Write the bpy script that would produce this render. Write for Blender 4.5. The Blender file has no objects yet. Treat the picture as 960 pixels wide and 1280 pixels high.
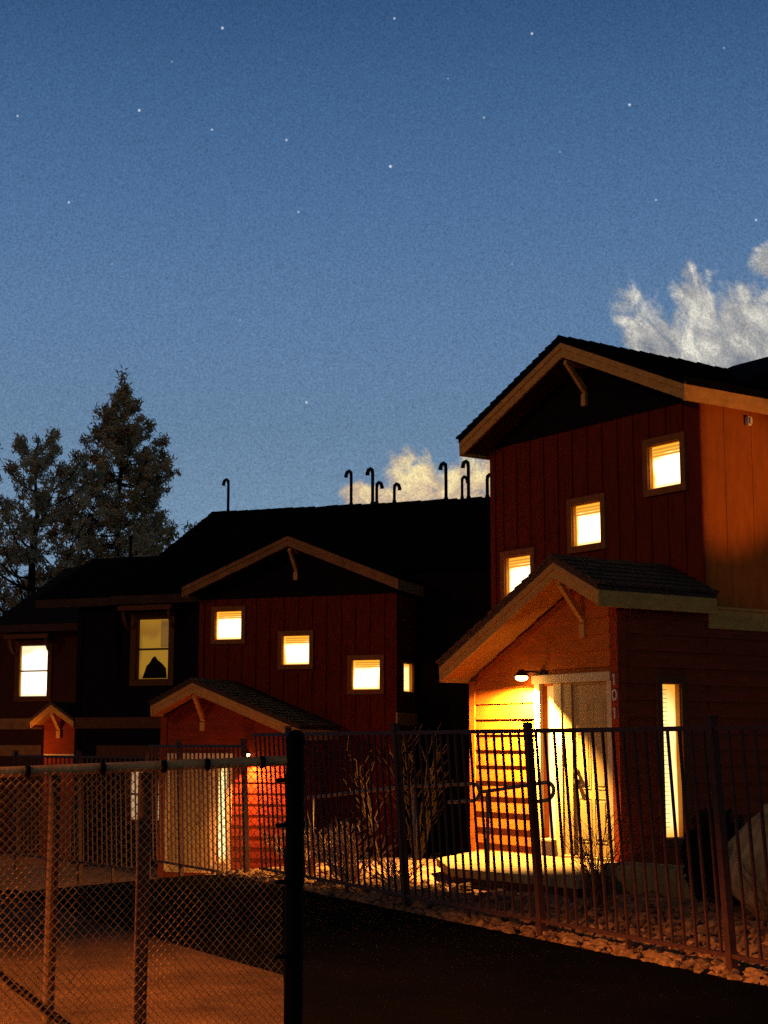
import bpy, bmesh, math, random
from mathutils import Vector, Matrix, noise
random.seed(7)
sc = bpy.context.scene
C = bpy.context.collection
R = math.radians

# ------------------------------------------------------------------ materials
def new_mat(name):
    m = bpy.data.materials.new(name); m.use_nodes = True
    nt = m.node_tree
    return m, nt, nt.nodes['Principled BSDF']

def mat(name, col, rough=.75, var=.25, scale=6., bump=.15, bscale=40., metal=0., stretch=(1, 1, 1), spec=.05):
    m, nt, b = new_mat(name); N, L = nt.nodes, nt.links
    tc = N.new('ShaderNodeTexCoord'); mp = N.new('ShaderNodeMapping'); mp.inputs['Scale'].default_value = stretch
    L.new(tc.outputs['Object'], mp.inputs['Vector'])
    n1 = N.new('ShaderNodeTexNoise'); n1.inputs['Scale'].default_value = scale; n1.inputs['Detail'].default_value = 6
    n1.inputs['Roughness'].default_value = .65
    L.new(mp.outputs[0], n1.inputs['Vector'])
    cr = N.new('ShaderNodeValToRGB')
    cr.color_ramp.elements[0].position = .3; cr.color_ramp.elements[1].position = .7
    cr.color_ramp.elements[0].color = tuple(c*(1-var) for c in col)+(1,)
    cr.color_ramp.elements[1].color = tuple(min(1, c*(1+var)) for c in col)+(1,)
    L.new(n1.outputs['Fac'], cr.inputs['Fac']); L.new(cr.outputs['Color'], b.inputs['Base Color'])
    n2 = N.new('ShaderNodeTexNoise'); n2.inputs['Scale'].default_value = bscale; n2.inputs['Detail'].default_value = 5
    L.new(mp.outputs[0], n2.inputs['Vector'])
    bp = N.new('ShaderNodeBump'); bp.inputs['Strength'].default_value = bump; bp.inputs['Distance'].default_value = .02
    L.new(n2.outputs['Fac'], bp.inputs['Height']); L.new(bp.outputs[0], b.inputs['Normal'])
    b.inputs['Roughness'].default_value = rough; b.inputs['Metallic'].default_value = metal
    b.inputs['Specular IOR Level'].default_value = spec
    return m

def glow(name, centre, edge, top, s, axis='Y', blinds=.80):
    """lit window: hottest low in the middle, amber to the edges and behind the raised blind at the head"""
    m, nt, b = new_mat(name); N, L = nt.nodes, nt.links
    def M(op, a, c, clamp=False):
        n = N.new('ShaderNodeMath'); n.operation = op; n.use_clamp = clamp
        for i, x in enumerate((a, c)):
            if x is None: continue
            if isinstance(x, (int, float)): n.inputs[i].default_value = x
            else: L.new(x, n.inputs[i])
        return n.outputs[0]
    tc = N.new('ShaderNodeTexCoord'); sp = N.new('ShaderNodeSeparateXYZ'); L.new(tc.outputs['Generated'], sp.inputs[0])
    n = N.new('ShaderNodeTexNoise'); n.inputs['Scale'].default_value = 1.7; n.inputs['Detail'].default_value = 3; L.new(tc.outputs['Object'], n.inputs['Vector'])
    wob = M('MULTIPLY', M('SUBTRACT', n.outputs['Fac'], .5), .55)
    du = M('SUBTRACT', 1, M('MULTIPLY', M('ABSOLUTE', M('SUBTRACT', M('ADD', sp.outputs[axis], M('MULTIPLY', wob, .5)), .5), None), 2))
    e1 = M('MULTIPLY', du, 5.0, True)
    e2 = M('MULTIPLY', sp.outputs['Z'], 9, True)
    e3 = M('MULTIPLY', M('SUBTRACT', M('ADD', blinds, wob), sp.outputs['Z']), 7, True)
    f = M('MULTIPLY', M('MULTIPLY', e1, e2), e3)
    mx = N.new('ShaderNodeMix'); mx.data_type = 'RGBA'; L.new(f, mx.inputs[0]); mx.inputs[6].default_value = edge+(1,); mx.inputs[7].default_value = tuple(c*s for c in centre)+(1,)
    zt = M('MULTIPLY', M('SUBTRACT', sp.outputs['Z'], .8), 4, True)
    m2 = N.new('ShaderNodeMix'); m2.data_type = 'RGBA'; L.new(zt, m2.inputs[0]); L.new(mx.outputs[2], m2.inputs[6]); m2.inputs[7].default_value = top+(1,)
    L.new(m2.outputs[2], b.inputs['Emission Color']); b.inputs['Emission Strength'].default_value = 1
    b.inputs['Base Color'].default_value = (.2, .1, .04, 1); b.inputs['Specular IOR Level'].default_value = .2
    return m

M_ = {}
M_['psiding'] = mat('lamp_lit_siding', (.42, .092, .008), .88, .2, 3, .25, 60, stretch=(1, 1, 4))  # brighter, more orange copy of the red siding; lamp light put into the colour
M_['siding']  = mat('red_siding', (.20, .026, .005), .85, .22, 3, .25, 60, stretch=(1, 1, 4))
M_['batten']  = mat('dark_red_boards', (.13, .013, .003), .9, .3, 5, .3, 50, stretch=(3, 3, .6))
M_['walld']   = mat('shaded_red_boards', (.045, .010, .004), .9, .3, 5, .3)  # darker copy of the red boards, shade put into the colour
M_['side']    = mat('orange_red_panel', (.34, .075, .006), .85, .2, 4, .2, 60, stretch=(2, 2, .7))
M_['gable']   = mat('shade_toned_boards', (.007, .0025, .002), .95, .3, 5, .2)  # near-black boards, eave and night shade put into the colour
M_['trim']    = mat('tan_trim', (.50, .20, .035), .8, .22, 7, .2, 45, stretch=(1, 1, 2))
M_['trim2']   = mat('dimmed_tan_trim', (.24, .085, .02), .8, .3, 7, .2, 45)  # tan trim dimmed in colour for houses farther from the lamp
M_['trimk']   = mat('shaded_eave_board', (.05, .02, .009), .85, .3, 7, .2)  # eave trim with its shade put into the colour
M_['trimw']   = mat('halo_tinted_window_trim', (.24, .065, .012), .8, .25, 9, .2)  # trim colour warmed to carry the amber halo of the lit panes
M_['trimd']   = mat('brown_window_trim', (.11, .032, .008), .85, .25, 9, .2)
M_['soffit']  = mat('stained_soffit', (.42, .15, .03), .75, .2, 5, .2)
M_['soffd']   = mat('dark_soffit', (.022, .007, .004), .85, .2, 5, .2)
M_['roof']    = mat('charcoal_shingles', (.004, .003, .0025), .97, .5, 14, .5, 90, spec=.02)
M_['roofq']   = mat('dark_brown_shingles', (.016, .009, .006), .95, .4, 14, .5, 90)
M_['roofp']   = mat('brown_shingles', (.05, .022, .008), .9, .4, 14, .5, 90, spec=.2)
M_['ambj']    = mat('glow_tinted_window_frame', (.55, .24, .05), .7, .1, 6, .05)  # orange frame colour stands in for glow from the pane
M_['jamb']    = mat('white_jamb', (.62, .40, .16), .6, .1, 6, .05)
M_['door']    = mat('cream_door', (.36, .22, .07), .6, .05, 5, .05)
M_['brass']   = mat('dull_brass', (.3, .2, .08), .35, .1, 8, .02, metal=.9)
M_['fixt']    = mat('bronze_fixture', (.05, .03, .02), .5, .1, 8, .05, metal=.5)
M_['cream']   = mat('cream_plastic', (.75, .55, .32), .5, .1, 8, .05)
M_['num']     = mat('pale_numerals', (.62, .45, .28), .5, .1, 8, .05)
M_['iron']    = mat('brown_iron', (.046, .0135, .006), .6, .3, 20, .2, 60, metal=.0, spec=.1)
M_['galv']    = mat('galvanised_pipe', (.42, .2, .06), .6, .3, 14, .2, 60, metal=.2, spec=.2)
M_['wire']    = mat('chain_link_wire', (.60, .22, .05), .6, .6, 20, .1, 60, metal=.0, spec=.1)
M_['postb']   = mat('brown_line_post', (.09, .034, .012), .6, .3, 14, .2, 60, spec=.1)
M_['blackp']  = mat('black_coated_post', (.004, .0016, .0006), .6, .3, 20, .2, 60, spec=.04)
M_['vent']    = mat('dark_vent_pipe', (.006, .005, .005), .8, .2, 10, .1, spec=.05)
M_['steel']   = mat('handrail_steel', (.20, .095, .04), .5, .2, 12, .05, spec=.2)
M_['conc']    = mat('pale_concrete', (.20, .125, .045), .9, .25, 4, .35, 60)
M_['found']   = mat('shaded_foundation', (.05, .022, .009), .95, .4, 6, .5, 30)  # slab base darkened in colour so the riser reads as shaded
M_['stone']   = mat('tan_boulder', (.34, .18, .06), .95, .55, 4, 1.0, 16)
M_['pebble']  = mat('pale_river_rock', (.17, .075, .03), .92, .8, 9, .3, 40)
M_['twig']    = mat('bare_twig', (.34, .19, .10), .8, .3, 12, .1)
M_['twigd']   = mat('dark_twig', (.11, .045, .02), .8, .3, 12, .1)
M_['twigk']   = mat('shaded_twig', (.012, .005, .002), .9, .3, 12, .1)  # twigs darkened in colour as shade, holding back the porch lamp
M_['twigm']   = mat('dim_tan_twig', (.035, .017, .008), .9, .3, 12, .1)
M_['leafd']   = mat('dark_leaf', (.016, .012, .006), .8, .3, 12, .1)
M_['bark']    = mat('pine_bark', (.02, .012, .007), .95, .3, 6, .5, 20)
M_['pine']    = mat('pine_needles', (.36, .22, .085), .85, .5, 1.2, .1)
M_['pine2']   = mat('pine_needles_grey', (.38, .26, .12), .85, .5, 1.2, .1)
M_['garage']  = mat('dark_garage_door', (.02, .012, .008), .8, .2, 4, .1)
M_['glow']    = glow('lit_blind', (1, .82, .38), (1.4, .62, .06), (1.15, .46, .025), 2.9)
M_['glows']   = glow('lit_side_blind', (1, .74, .26), (1.1, .5, .06), (1.0, .42, .04), 1.7, 'X', 1.0)
M_['glowsl']  = glow('lit_sidelight', (1, .80, .34), (1.0, .5, .08), (.7, .34, .05), 1.5, 'Y', 1.0)
M_['glowh']   = glow('blind_headrail', (.8, .34, .03), (.7, .28, .02), (.7, .28, .02), 1.0)
M_['glowd']   = glow('dim_blind', (.36, .18, .012), (.22, .10, .008), (.34, .165, .012), .85)
M_['curtain'] = glow('dim_curtain', (.17, .085, .012), (.12, .06, .01), (.16, .08, .012), .9)
M_['gloww']   = glow('white_blind', (1, .97, .74), (1.0, .86, .48), (1.1, 1.0, .62), 2.2, 'Y', .95)
M_['pale']    = glow('pale_lit_glass', (.75, .5, .26), (.4, .22, .1), (.5, .3, .15), .6)
M_['bulb']    = glow('bulb', (1, .72, .3), (8, 5, 2), (9, 6, 3), 14)
M_['sill_dark'] = mat('plant_silhouette', (.012, .006, .003), .9, .2, 6, .1)

# asphalt and ground
M_['asphalt'] = mat('asphalt', (.0022, .0014, .0009), .98, .4, 1.5, .5, 90, spec=.01)
M_['apron']   = mat('lit_apron', (.075, .030, .010), .97, .6, 1.6, .9, 70, spec=.05)  # lighter than the asphalt, lamp light put into the ground colour
M_['ground']  = mat('gravel_bank', (.34, .145, .055), .97, .65, 5, .9, 22, spec=.03)
M_['hill']    = mat('far_hill', (.06, .07, .09), 1, .2, .02, .1, .1)

# ------------------------------------------------------------------ mesh helpers
def link(o): C.objects.link(o); return o
def mesh_obj(name, bm, material, parent=None, smooth=False, bevel=0):
    bmesh.ops.recalc_face_normals(bm, faces=bm.faces)
    me = bpy.data.meshes.new(name); bm.to_mesh(me); bm.free()
    me.materials.append(material)
    if smooth:
        for p in me.polygons: p.use_smooth = True
    o = bpy.data.objects.new(name, me); link(o)
    if parent: o.parent = parent
    if bevel:
        b = o.modifiers.new('bevel', 'BEVEL'); b.width = bevel; b.segments = 2; b.limit_method = 'ANGLE'
    return o
def tag(o, label, cat, group=None):
    o['label'] = label; o['category'] = cat
    if group: o['group'] = group
    return o
def thing(name, label, cat, loc=(0, 0, 0), rz=0, group=None):
    o = bpy.data.objects.new(name, None); o.empty_display_size = .2; link(o)
    o.location = loc; o.rotation_euler = (0, 0, rz)
    return tag(o, label, cat, group)
def struct(o): o['kind'] = 'structure'; return o
def box(bm, x0, x1, y0, y1, z0, z1):
    x0, x1 = sorted((x0, x1)); y0, y1 = sorted((y0, y1)); z0, z1 = sorted((z0, z1))
    v = [bm.verts.new(p) for p in ((x0,y0,z0),(x1,y0,z0),(x1,y1,z0),(x0,y1,z0),(x0,y0,z1),(x1,y0,z1),(x1,y1,z1),(x0,y1,z1))]
    for f in ((0,3,2,1),(4,5,6,7),(0,1,5,4),(1,2,6,5),(2,3,7,6),(3,0,4,7)): bm.faces.new([v[i] for i in f])
def prism(bm, A, B):
    """closed prism between two matching polygons"""
    a = [bm.verts.new(p) for p in A]; b = [bm.verts.new(p) for p in B]; n = len(a)
    bm.faces.new(a[::-1]); bm.faces.new(b)
    for i in range(n): bm.faces.new((a[i], a[(i+1) % n], b[(i+1) % n], b[i]))
def tube(bm, pts, r, seg=8, caps=True):
    pts = [Vector(p) for p in pts]; rs = r if isinstance(r, (list, tuple)) else [r]*len(pts)
    rings = []; up = None
    for i, p in enumerate(pts):
        d = (pts[min(i+1, len(pts)-1)]-pts[max(i-1, 0)]).normalized()
        if up is None: up = Vector((0, 0, 1)) if abs(d.z) < .9 else Vector((1, 0, 0))
        s = d.cross(up).normalized(); t = s.cross(d).normalized(); up = t
        rings.append([bm.verts.new(p+(s*math.cos(a)+t*math.sin(a))*rs[i]) for a in [2*math.pi*k/seg for k in range(seg)]])
    for a, b in zip(rings, rings[1:]):
        for k in range(seg): bm.faces.new((a[k], a[(k+1) % seg], b[(k+1) % seg], b[k]))
    if caps: bm.faces.new(rings[0][::-1]); bm.faces.new(rings[-1])
def BM(): return bmesh.new()

class Face:
    """a wall plane of a house in its local frame: 'G' looks along -x (coords y,z), 'S' looks along -y (coords x,z)"""
    def __init__(s, kind, plane, m=lambda v: v): s.k, s.p, s.m = kind, plane, m
    def pt(s, a, z, d):
        return (s.p-d, s.m(a), z) if s.k == 'G' else (a, s.p-d, z)
    def box(s, bm, a0, a1, z0, z1, d0, d1):
        p, q = s.pt(a0, z0, d0), s.pt(a1, z1, d1); box(bm, p[0], q[0], p[1], q[1], z0, z1)
    def poly(s, bm, pts, d0, d1): prism(bm, [s.pt(a, z, d0) for a, z in pts], [s.pt(a, z, d1) for a, z in pts])

def wall_cells(bm, F, a0, a1, z0, z1, holes, th=.12):
    A = sorted({a0, a1, *[h[0] for h in holes], *[h[1] for h in holes]}); A = [a for a in A if a0 <= a <= a1]
    Z = sorted({z0, z1, *[h[2] for h in holes], *[h[3] for h in holes]}); Z = [z for z in Z if z0 <= z <= z1]
    for i in range(len(A)-1):
        run = None
        for j in range(len(Z)-1):
            ca, cz = (A[i]+A[i+1])/2, (Z[j]+Z[j+1])/2
            inside = any(h[0] < ca < h[1] and h[2] < cz < h[3] for h in holes)
            if not inside:
                run = (run[0], Z[j+1]) if run else (Z[j], Z[j+1])
            if (inside or j == len(Z)-2) and run:
                F.box(bm, A[i], A[i+1], run[0], run[1], -th, 0); run = None

def laps(bm, F, a0, a1, z0, z1, holes, expo=.195, clip=None):
    """lap siding: each board leans out at its lower edge"""
    z = z0
    while z < z1-.01:
        zt = min(z+expo, z1)
        lo = lambda zz: max(a0, clip(zz)[0]) if clip else a0
        hi = lambda zz: min(a1, clip(zz)[1]) if clip else a1
        segs = [(a0, a1)]
        for h in holes:
            if h[2] < zt-.02 and h[3] > z+.02:
                n = []
                for s in segs:
                    if h[1] <= s[0] or h[0] >= s[1]: n.append(s); continue
                    if h[0] > s[0]: n.append((s[0], h[0]))
                    if h[1] < s[1]: n.append((h[1], s[1]))
                segs = n
        for s in segs:
            b0, b1 = max(s[0], lo(z)), min(s[1], hi(z)); t0, t1 = max(s[0], lo(zt)), min(s[1], hi(zt))
            if t1-t0 < .02 or b1-b0 < .02: continue
            j = random.uniform(-.002, .002)
            prism(bm, [F.pt(b0, z, 0), F.pt(b0, z, .030+j), F.pt(t0, zt, .008), F.pt(t0, zt, 0)],
                      [F.pt(b1, z, 0), F.pt(b1, z, .030+j), F.pt(t1, zt, .008), F.pt(t1, zt, 0)])
        z = zt

def window(root, F, a0, a1, z0, z1, kind='glow', trim=.085, rail=False, label=None, deep=.045):
    """trim, jamb and lit blind; the hole in the wall is a0..a1, z0..z1"""
    bm = BM(); t = trim
    F.box(bm, a0-t, a0, z0-t, z1+t, -.02, .045); F.box(bm, a1, a1+t, z0-t, z1+t, -.02, .045)
    F.box(bm, a0, a1, z1, z1+t, -.02, .047); F.box(bm, a0, a1, z0-t, z0, -.02, .05)
    w = mesh_obj('window', bm, M_['trimw' if kind == 'glow' else 'trimd'], root, bevel=.004)
    if label: w['label'] = label
    bm = BM(); j = .014
    F.box(bm, a0, a0+j, z0, z1, -deep-.02, .01); F.box(bm, a1-j, a1, z0, z1, -deep-.02, .01)
    F.box(bm, a0+j, a1-j, z0, z0+j, -deep-.02, .012); F.box(bm, a0+j, a1-j, z1-j, z1, -deep-.02, .008)
    if rail: F.box(bm, a0+j, a1-j, (z0+z1)/2-.02, (z0+z1)/2+.02, -deep+.003, -deep+.04)
    mesh_obj('frame', bm, M_['ambj'] if kind in ('glow', 'glows', 'gloww') else M_['trimd'], w)
    bm = BM(); F.box(bm, a0+j, a1-j, z0+j, z1-j, -deep-.015, -deep)
    mesh_obj('pane', bm, M_[kind], w)
    if kind == 'glow':
        bm = BM(); zz = z1-j-.03
        for i in range(3):
            F.box(bm, a0+j+.05, a1-j-.004, zz-.026, zz, -deep+.002, -deep+.016); zz -= .042
        mesh_obj('blind', bm, M_['glowh'], w)
    if kind == 'glows':
        bm = BM(); zz = z1-j-.06
        while zz > z0+.1:
            F.box(bm, a0+j, a0+j+(a1-a0)*.45, zz-.006, zz, -deep+.002, -deep+.012); zz -= .052
        mesh_obj('blind', bm, M_['trimd'], w)
    return w

def shingle_slope(bm, P0, P1, dn, nrm, length, course=.15, tab=.28, base=.012):
    """courses of tabs on a slope: P0->P1 along the eave direction, dn down-slope unit vector from the ridge"""
    P0, P1, dn, nrm = map(Vector, (P0, P1, dn, nrm)); L = (P1-P0).length; e = (P1-P0)/L
    n = max(1, int(round(length/course))); c = length/n
    for i in range(n):
        s0, s1 = i*c, (i+1)*c+.012
        x = -random.random()*tab if i % 2 else 0
        while x < L:
            a, b = max(0, x), min(L, x+tab-.008)
            if b-a > .02:
                h0, h1 = base+.002, base+.016+random.random()*.012
                A = P0+e*a; B = P0+e*b
                q = [A+dn*s0+nrm*h0, B+dn*s0+nrm*h0, B+dn*s1+nrm*h1, A+dn*s1+nrm*h1]
                r = [A+dn*s0, B+dn*s0, B+dn*s1, A+dn*s1]
                prism(bm, r, q)
            x += tab

def gable_roof(root, m, u0, u1, vl, zl, vr, zr, vc, zc, rmat, face_depth=.19, shingles=True, soff='soffit', wall_u=None, eaves=(True, True), lab=None, trims='trim'):
    """ridge along x from u0 (front rake) to u1; vl/vr = eave edges, vc = ridge; z are of the top surface"""
    th = .07
    bm = BM()
    for (ve, ze) in ((vl, zl), (vr, zr)):
        prism(bm, [(u0, m(vc), zc), (u0, m(ve), ze), (u0, m(ve), ze-th), (u0, m(vc), zc-th)],
                  [(u1, m(vc), zc), (u1, m(ve), ze), (u1, m(ve), ze-th), (u1, m(vc), zc-th)])
        if shingles:
            dn = Vector((0, m(ve)-m(vc), ze-zc)); ln = dn.length; dn.normalize()
            nr = Vector((0, -dn.z, dn.y)); nr = nr if nr.z > 0 else -nr
            shingle_slope(bm, (u0-.015, m(vc), zc), (u1, m(vc), zc), dn, nr, ln+.02)
    if shingles:
        x = u0-.02
        while x < u1:
            h = .03+random.random()*.012
            prism(bm, [(x, m(vc)-.13, zc-.05), (x, m(vc), zc+h), (x, m(vc)+.13, zc-.05), (x, m(vc), zc-.02)],
                      [(min(u1, x+.2), m(vc)-.13, zc-.05), (min(u1, x+.2), m(vc), zc+h-.015), (min(u1, x+.2), m(vc)+.13, zc-.05), (min(u1, x+.2), m(vc), zc-.02)])
            x += .19
    roof = mesh_obj('roof', bm, rmat, root)
    # rake boards, eave boards
    bm = BM(); d = face_depth
    for (ve, ze) in ((vl, zl), (vr, zr)):
        for (uu0, uu1, da, db) in ((u0+.012, u0+.05, th-.03, th+d*.42), (u0+.03, u0+.066, th+d*.42, th+d)):
            prism(bm, [(uu0, m(vc), zc-da), (uu0, m(ve), ze-da), (uu0, m(ve), ze-db), (uu0, m(vc), zc-db)],
                      [(uu1, m(vc), zc-da), (uu1, m(ve), ze-da), (uu1, m(ve), ze-db), (uu1, m(vc), zc-db)])
    for k, (ve, ze) in enumerate(((vl, zl), (vr, zr))):
        if eaves[k]:
            s = .035 if m(ve) < m(vc) else -.035
            box(bm, u0+.014, u1, m(ve)+s*.1, m(ve)+s*1.1, ze-th-d, ze-.03)
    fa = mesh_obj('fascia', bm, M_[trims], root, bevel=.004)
    bm = BM(); off = th+d-.05
    for (ve, ze) in ((vl, zl), (vr, zr)):
        sgn = 1 if ve > vc else -1; ve2 = ve-.05*sgn; ze2 = ze+(zc-ze)*.05/abs(ve-vc)
        prism(bm, [(u0+.07, m(vc), zc-off), (u0+.07, m(ve2), ze2-off), (u0+.07, m(ve2), ze2-off-.02), (u0+.07, m(vc), zc-off-.02)],
                  [(u1-.01, m(vc), zc-off), (u1-.01, m(ve2), ze2-off), (u1-.01, m(ve2), ze2-off-.02), (u1-.01, m(vc), zc-off-.02)])
    mesh_obj('soffit', bm, M_[soff], root)
    return roof, fa

def brace(root, m, v, uo, uw, ztop, drop, w=.075):
    """knee brace under a ridge: short look-out, diagonal and wall block"""
    bm = BM(); y0, y1 = m(v)-w/2, m(v)+w/2
    def q(pts):
        prism(bm, [(x, y0, z) for x, z in pts], [(x, y1, z) for x, z in pts])
    q([(uo, ztop), (uw, ztop), (uw, ztop-.07), (uo, ztop-.07)])
    q([(uo+.02, ztop-.075), (uo+.10, ztop-.075), (uw-.001, ztop-drop+.03), (uw-.001, ztop-drop-.07), (uw-.03, ztop-drop-.07)])
    y0 -= .012; y1 += .012
    q([(uw-.055, ztop-drop-.075), (uw, ztop-drop-.075), (uw, ztop-drop-.24), (uw-.055, ztop-drop-.24)])
    return mesh_obj('bracket', bm, M_['trim'], root, bevel=.004)

# ------------------------------------------------------------------ house builder
TW = 4.15      # width of the stair tower
def tower_house(root, mir, p):
    m = (lambda v: TW-v) if mir else (lambda v: v)
    U = 1.48; zg = p['ground']
    G = Face('G', U, m)
    # --- tower front wall
    wins = [(a, a+.58, z, z+.58) for a, z in p['stairs']]
    ze = p['tz']                                   # wall top at the eaves
    zr = p['tr']                                   # ridge (top surface)
    tl, tr_ = -.2, TW+.2
    slope = (zr-p['te'])/(TW/2+.2)
    bm = BM(); wall_cells(bm, G, 0, TW, zg, ze, wins)
    zz = zg+.1
    a = .3
    while a < TW-.05:                               # battens, cut at the windows
        lo = zg+.1; cuts = sorted([(w[2]-.12, w[3]+.12) for w in wins if w[0]-.13 < a < w[1]+.13])
        for c0, c1 in cuts+[(ze-.001, ze)]:
            if c0 > lo+.05: G.box(bm, a-.02, a+.02, lo, c0, 0, .02)
            lo = c1
        a += .3
    G.box(bm, -.02, .09, zg, ze, .0, .028); G.box(bm, TW-.09, TW+.02, zg, ze, .0, .028)
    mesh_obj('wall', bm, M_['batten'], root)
    bm = BM()
    rt = lambda v: zr-.08-slope*abs(v-TW/2)
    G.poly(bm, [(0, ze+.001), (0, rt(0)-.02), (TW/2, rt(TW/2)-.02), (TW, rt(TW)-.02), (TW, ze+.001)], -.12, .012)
    mesh_obj('gable_panel', bm, M_['gable'], root)  # gable triangle darkened in colour in place of eave shadow
    for w in wins: window(root, G, *w, kind='glow')
    # --- tower side walls and rear
    S = Face('S', 0)
    bm = BM()
    D = p['depth']
    if not mir:
        S.box(bm, U+.003, D, 3.06, ze, -.12, 0)
        for a in (1.92, 2.42, 2.92, 3.42, 3.92, 4.42): S.box(bm, a-.012, a+.012, 3.3, ze, 0, .006)
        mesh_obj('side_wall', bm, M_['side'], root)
    else:
        h = p['sidewin']
        wall_cells(bm, S, U+.003, D, zg, ze, [h])
        mesh_obj('side_wall', bm, M_['batten'], root)
        window(root, S, *h, kind='glows', trim=.07, deep=.05)
    bm = BM(); ym = m(TW) if not mir else m(0)
    box(bm, U+.1, D, TW-.12, TW, zg, ze); box(bm, D-.12, D, .12, TW-.12, zg, ze)
    mesh_obj('rear_wall', bm, M_['batten'], root)
    # --- tower roof
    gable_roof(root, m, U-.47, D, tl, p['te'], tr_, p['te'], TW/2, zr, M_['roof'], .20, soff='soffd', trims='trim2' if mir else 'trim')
    brace(root, m, TW/2, U-.38, U-.013, zr-.30, .36, .06)
    # --- belly band
    bm = BM(); zb = p['band']
    if not mir:
        S.box(bm, U+.02, D, zb, zb+.24, .0, .035); S.box(bm, U+.02, D, zb+.24, zb+.275, 0, .055)
    else:
        G.box(bm, -.04, .9, zb, zb+.24, .03, .06); mesh_obj('trim_band', bm, M_['trimd'], root)
        bm = BM(); S.box(bm, U-.03, D, zb, zb+.24, .0, .035)
    mesh_obj('trim_band', bm, M_['trim'], root, bevel=.004)
    # --- porch
    PW = p['pw']; fl = p['floor']; pc, pr = p['pc'], p['pr']       # width, floor, ridge position and height
    pl, plz, ps, psz = p['pl'], p['plz'], p['ps'], p['psz']
    P = Face('G', 0, m)
    s1 = (pr-plz)/(pl-pc); s0 = (pr-psz)/(pc-ps)
    top = lambda v: pr-.27-(s1*(v-pc) if v > pc else s0*(pc-v))
    dz = fl-.31
    door = (.13, 1.0, fl, 2.385+dz); sl = (1.14, 1.36, .5+dz, 2.36+dz)
    unit = (.05, 1.47, fl, 2.48+dz)
    bm = BM()
    zc = top(0)-.03
    zend = top(PW)
    wall_cells(bm, P, 0, PW, zg, min(zc, zend), [(.13, 1.0, fl, 2.385+dz), sl])
    zz = min(zc, zend)
    P.poly(bm, [(0, zz), (0, top(0)), (pc, top(pc)), (PW, top(PW)), (PW, zz)] if abs(top(PW)-zz) > .02 else [(0, zz), (0, top(0)), (pc, top(pc)), (PW, top(PW))], -.12, 0)
    def clip(z):
        hi = pc+(top(pc)-z)/s1; lo = pc-(top(pc)-z)/s0
        return lo, hi
    laps(bm, P, .0, PW, fl-.1, top(pc)-.02, [unit, (-.1, .11, zg, 9), (PW-.09, PW+.1, zg, 9)], clip=clip)
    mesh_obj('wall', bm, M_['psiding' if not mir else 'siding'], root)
    bm = BM(); P.box(bm, PW-.09, PW+.02, zg, top(PW)-.01, 0, .035); mesh_obj('corner_board', bm, M_['psiding' if not mir else 'siding'], root)
    bm = BM(); P.box(bm, -.035, .087, zg, top(0)-.01, 0, .035)
    if not mir: S.box(bm, -.001, .1, zg, top(0)-.1, -.01, .034)
    mesh_obj('corner_board', bm, M_['siding'], root)
    bm = BM()
    if not mir:
        sw = (.67, .99, .55, 2.37)
        wall_cells(bm, S, .0, U+.001, zg, 3.33, [sw])
        laps(bm, S, .1, U, fl-.1, 3.33, [(sw[0]-.09, sw[1]+.09, sw[2]-.12, sw[3]+.09)])
        S.box(bm, U+.001, D, zg, 3.055, -.12, 0)
        laps(bm, S, U, D, fl-.1, 3.05, [])
        mesh_obj('side_wall', bm, M_['siding'], root)
        window(root, S, *sw, kind='glows', trim=.09, deep=.06)
        bm = BM(); box(bm, .12, U-.002, PW-.12, PW, zg, top(PW)-.02)
    else:
        box(bm, .12, U-.002, m(0)-.12, m(0), zg, top(0)-.02)
        mesh_obj('side_wall', bm, M_['siding'], root); bm = BM()
        box(bm, .12, U-.002, m(PW), m(PW)+.12, zg, top(PW)-.02)
    mesh_obj('side_wall', bm, M_['siding'], root)
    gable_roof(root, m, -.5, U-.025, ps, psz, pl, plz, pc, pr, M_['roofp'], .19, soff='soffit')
    brace(root, m, pc, -.42, -.003, pr-.27, .44, .07)
    # --- door unit
    bm = BM()
    P.box(bm, .09, .165, fl, 2.385+dz, -.03, .035); P.box(bm, .09, 1.5, 2.385+dz, 2.49+dz, -.03, .055)
    P.box(bm, 1.0, 1.14, fl, 2.385+dz, -.1, .012)
    P.box(bm, 1.36, 1.46, fl, 2.385+dz, -.03, .05); P.box(bm, 1.14, 1.36, fl, .5+dz, -.1, .02)
    P.box(bm, 1.13, 1.37, .485+dz, .515+dz, -.09, .06)
    d = mesh_obj('door_frame', bm, M_['jamb'], root, bevel=.004)
    bm = BM(); P.box(bm, 1.14, 1.36, .5+dz, 2.385+dz, -.1, -.08)
    mesh_obj('sidelight', bm, M_['glowsl'], root)
    bm = BM(); P.box(bm, .13, 1.0, fl, fl+.03, -.12, .06)
    P.box(bm, .83, 1.0, fl+.03, 2.385+dz, -.1, -.004)
    P.box(bm, .13, .18, fl+.03, 2.385+dz, -.1, -.015); P.box(bm, .18, .83, 2.355+dz, 2.385+dz, -.1, -.015)
    mesh_obj('door_jamb', bm, M_['door'], root)
    bm = BM(); P.box(bm, .185, .825, fl+.035, 2.35+dz, -.1, -.03)
    for (a0, a1) in ((.26, .48), (.53, .75)):
        for (z0, z1) in ((.5, 1.02), (1.12, 1.78), (1.88, 2.17)):
            z0 += dz; z1 += dz; e = .012
            P.box(bm, a0, a1, z0, z0+e, -.03, -.0265); P.box(bm, a0, a1, z1-e, z1, -.03, -.0265)
            P.box(bm, a0, a0+e, z0+e, z1-e, -.03, -.0265); P.box(bm, a1-e, a1, z0+e, z1-e, -.03, -.0265)
            P.box(bm, a0+.04, a1-.04, z0+.04, z1-.04, -.03, -.026)
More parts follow.
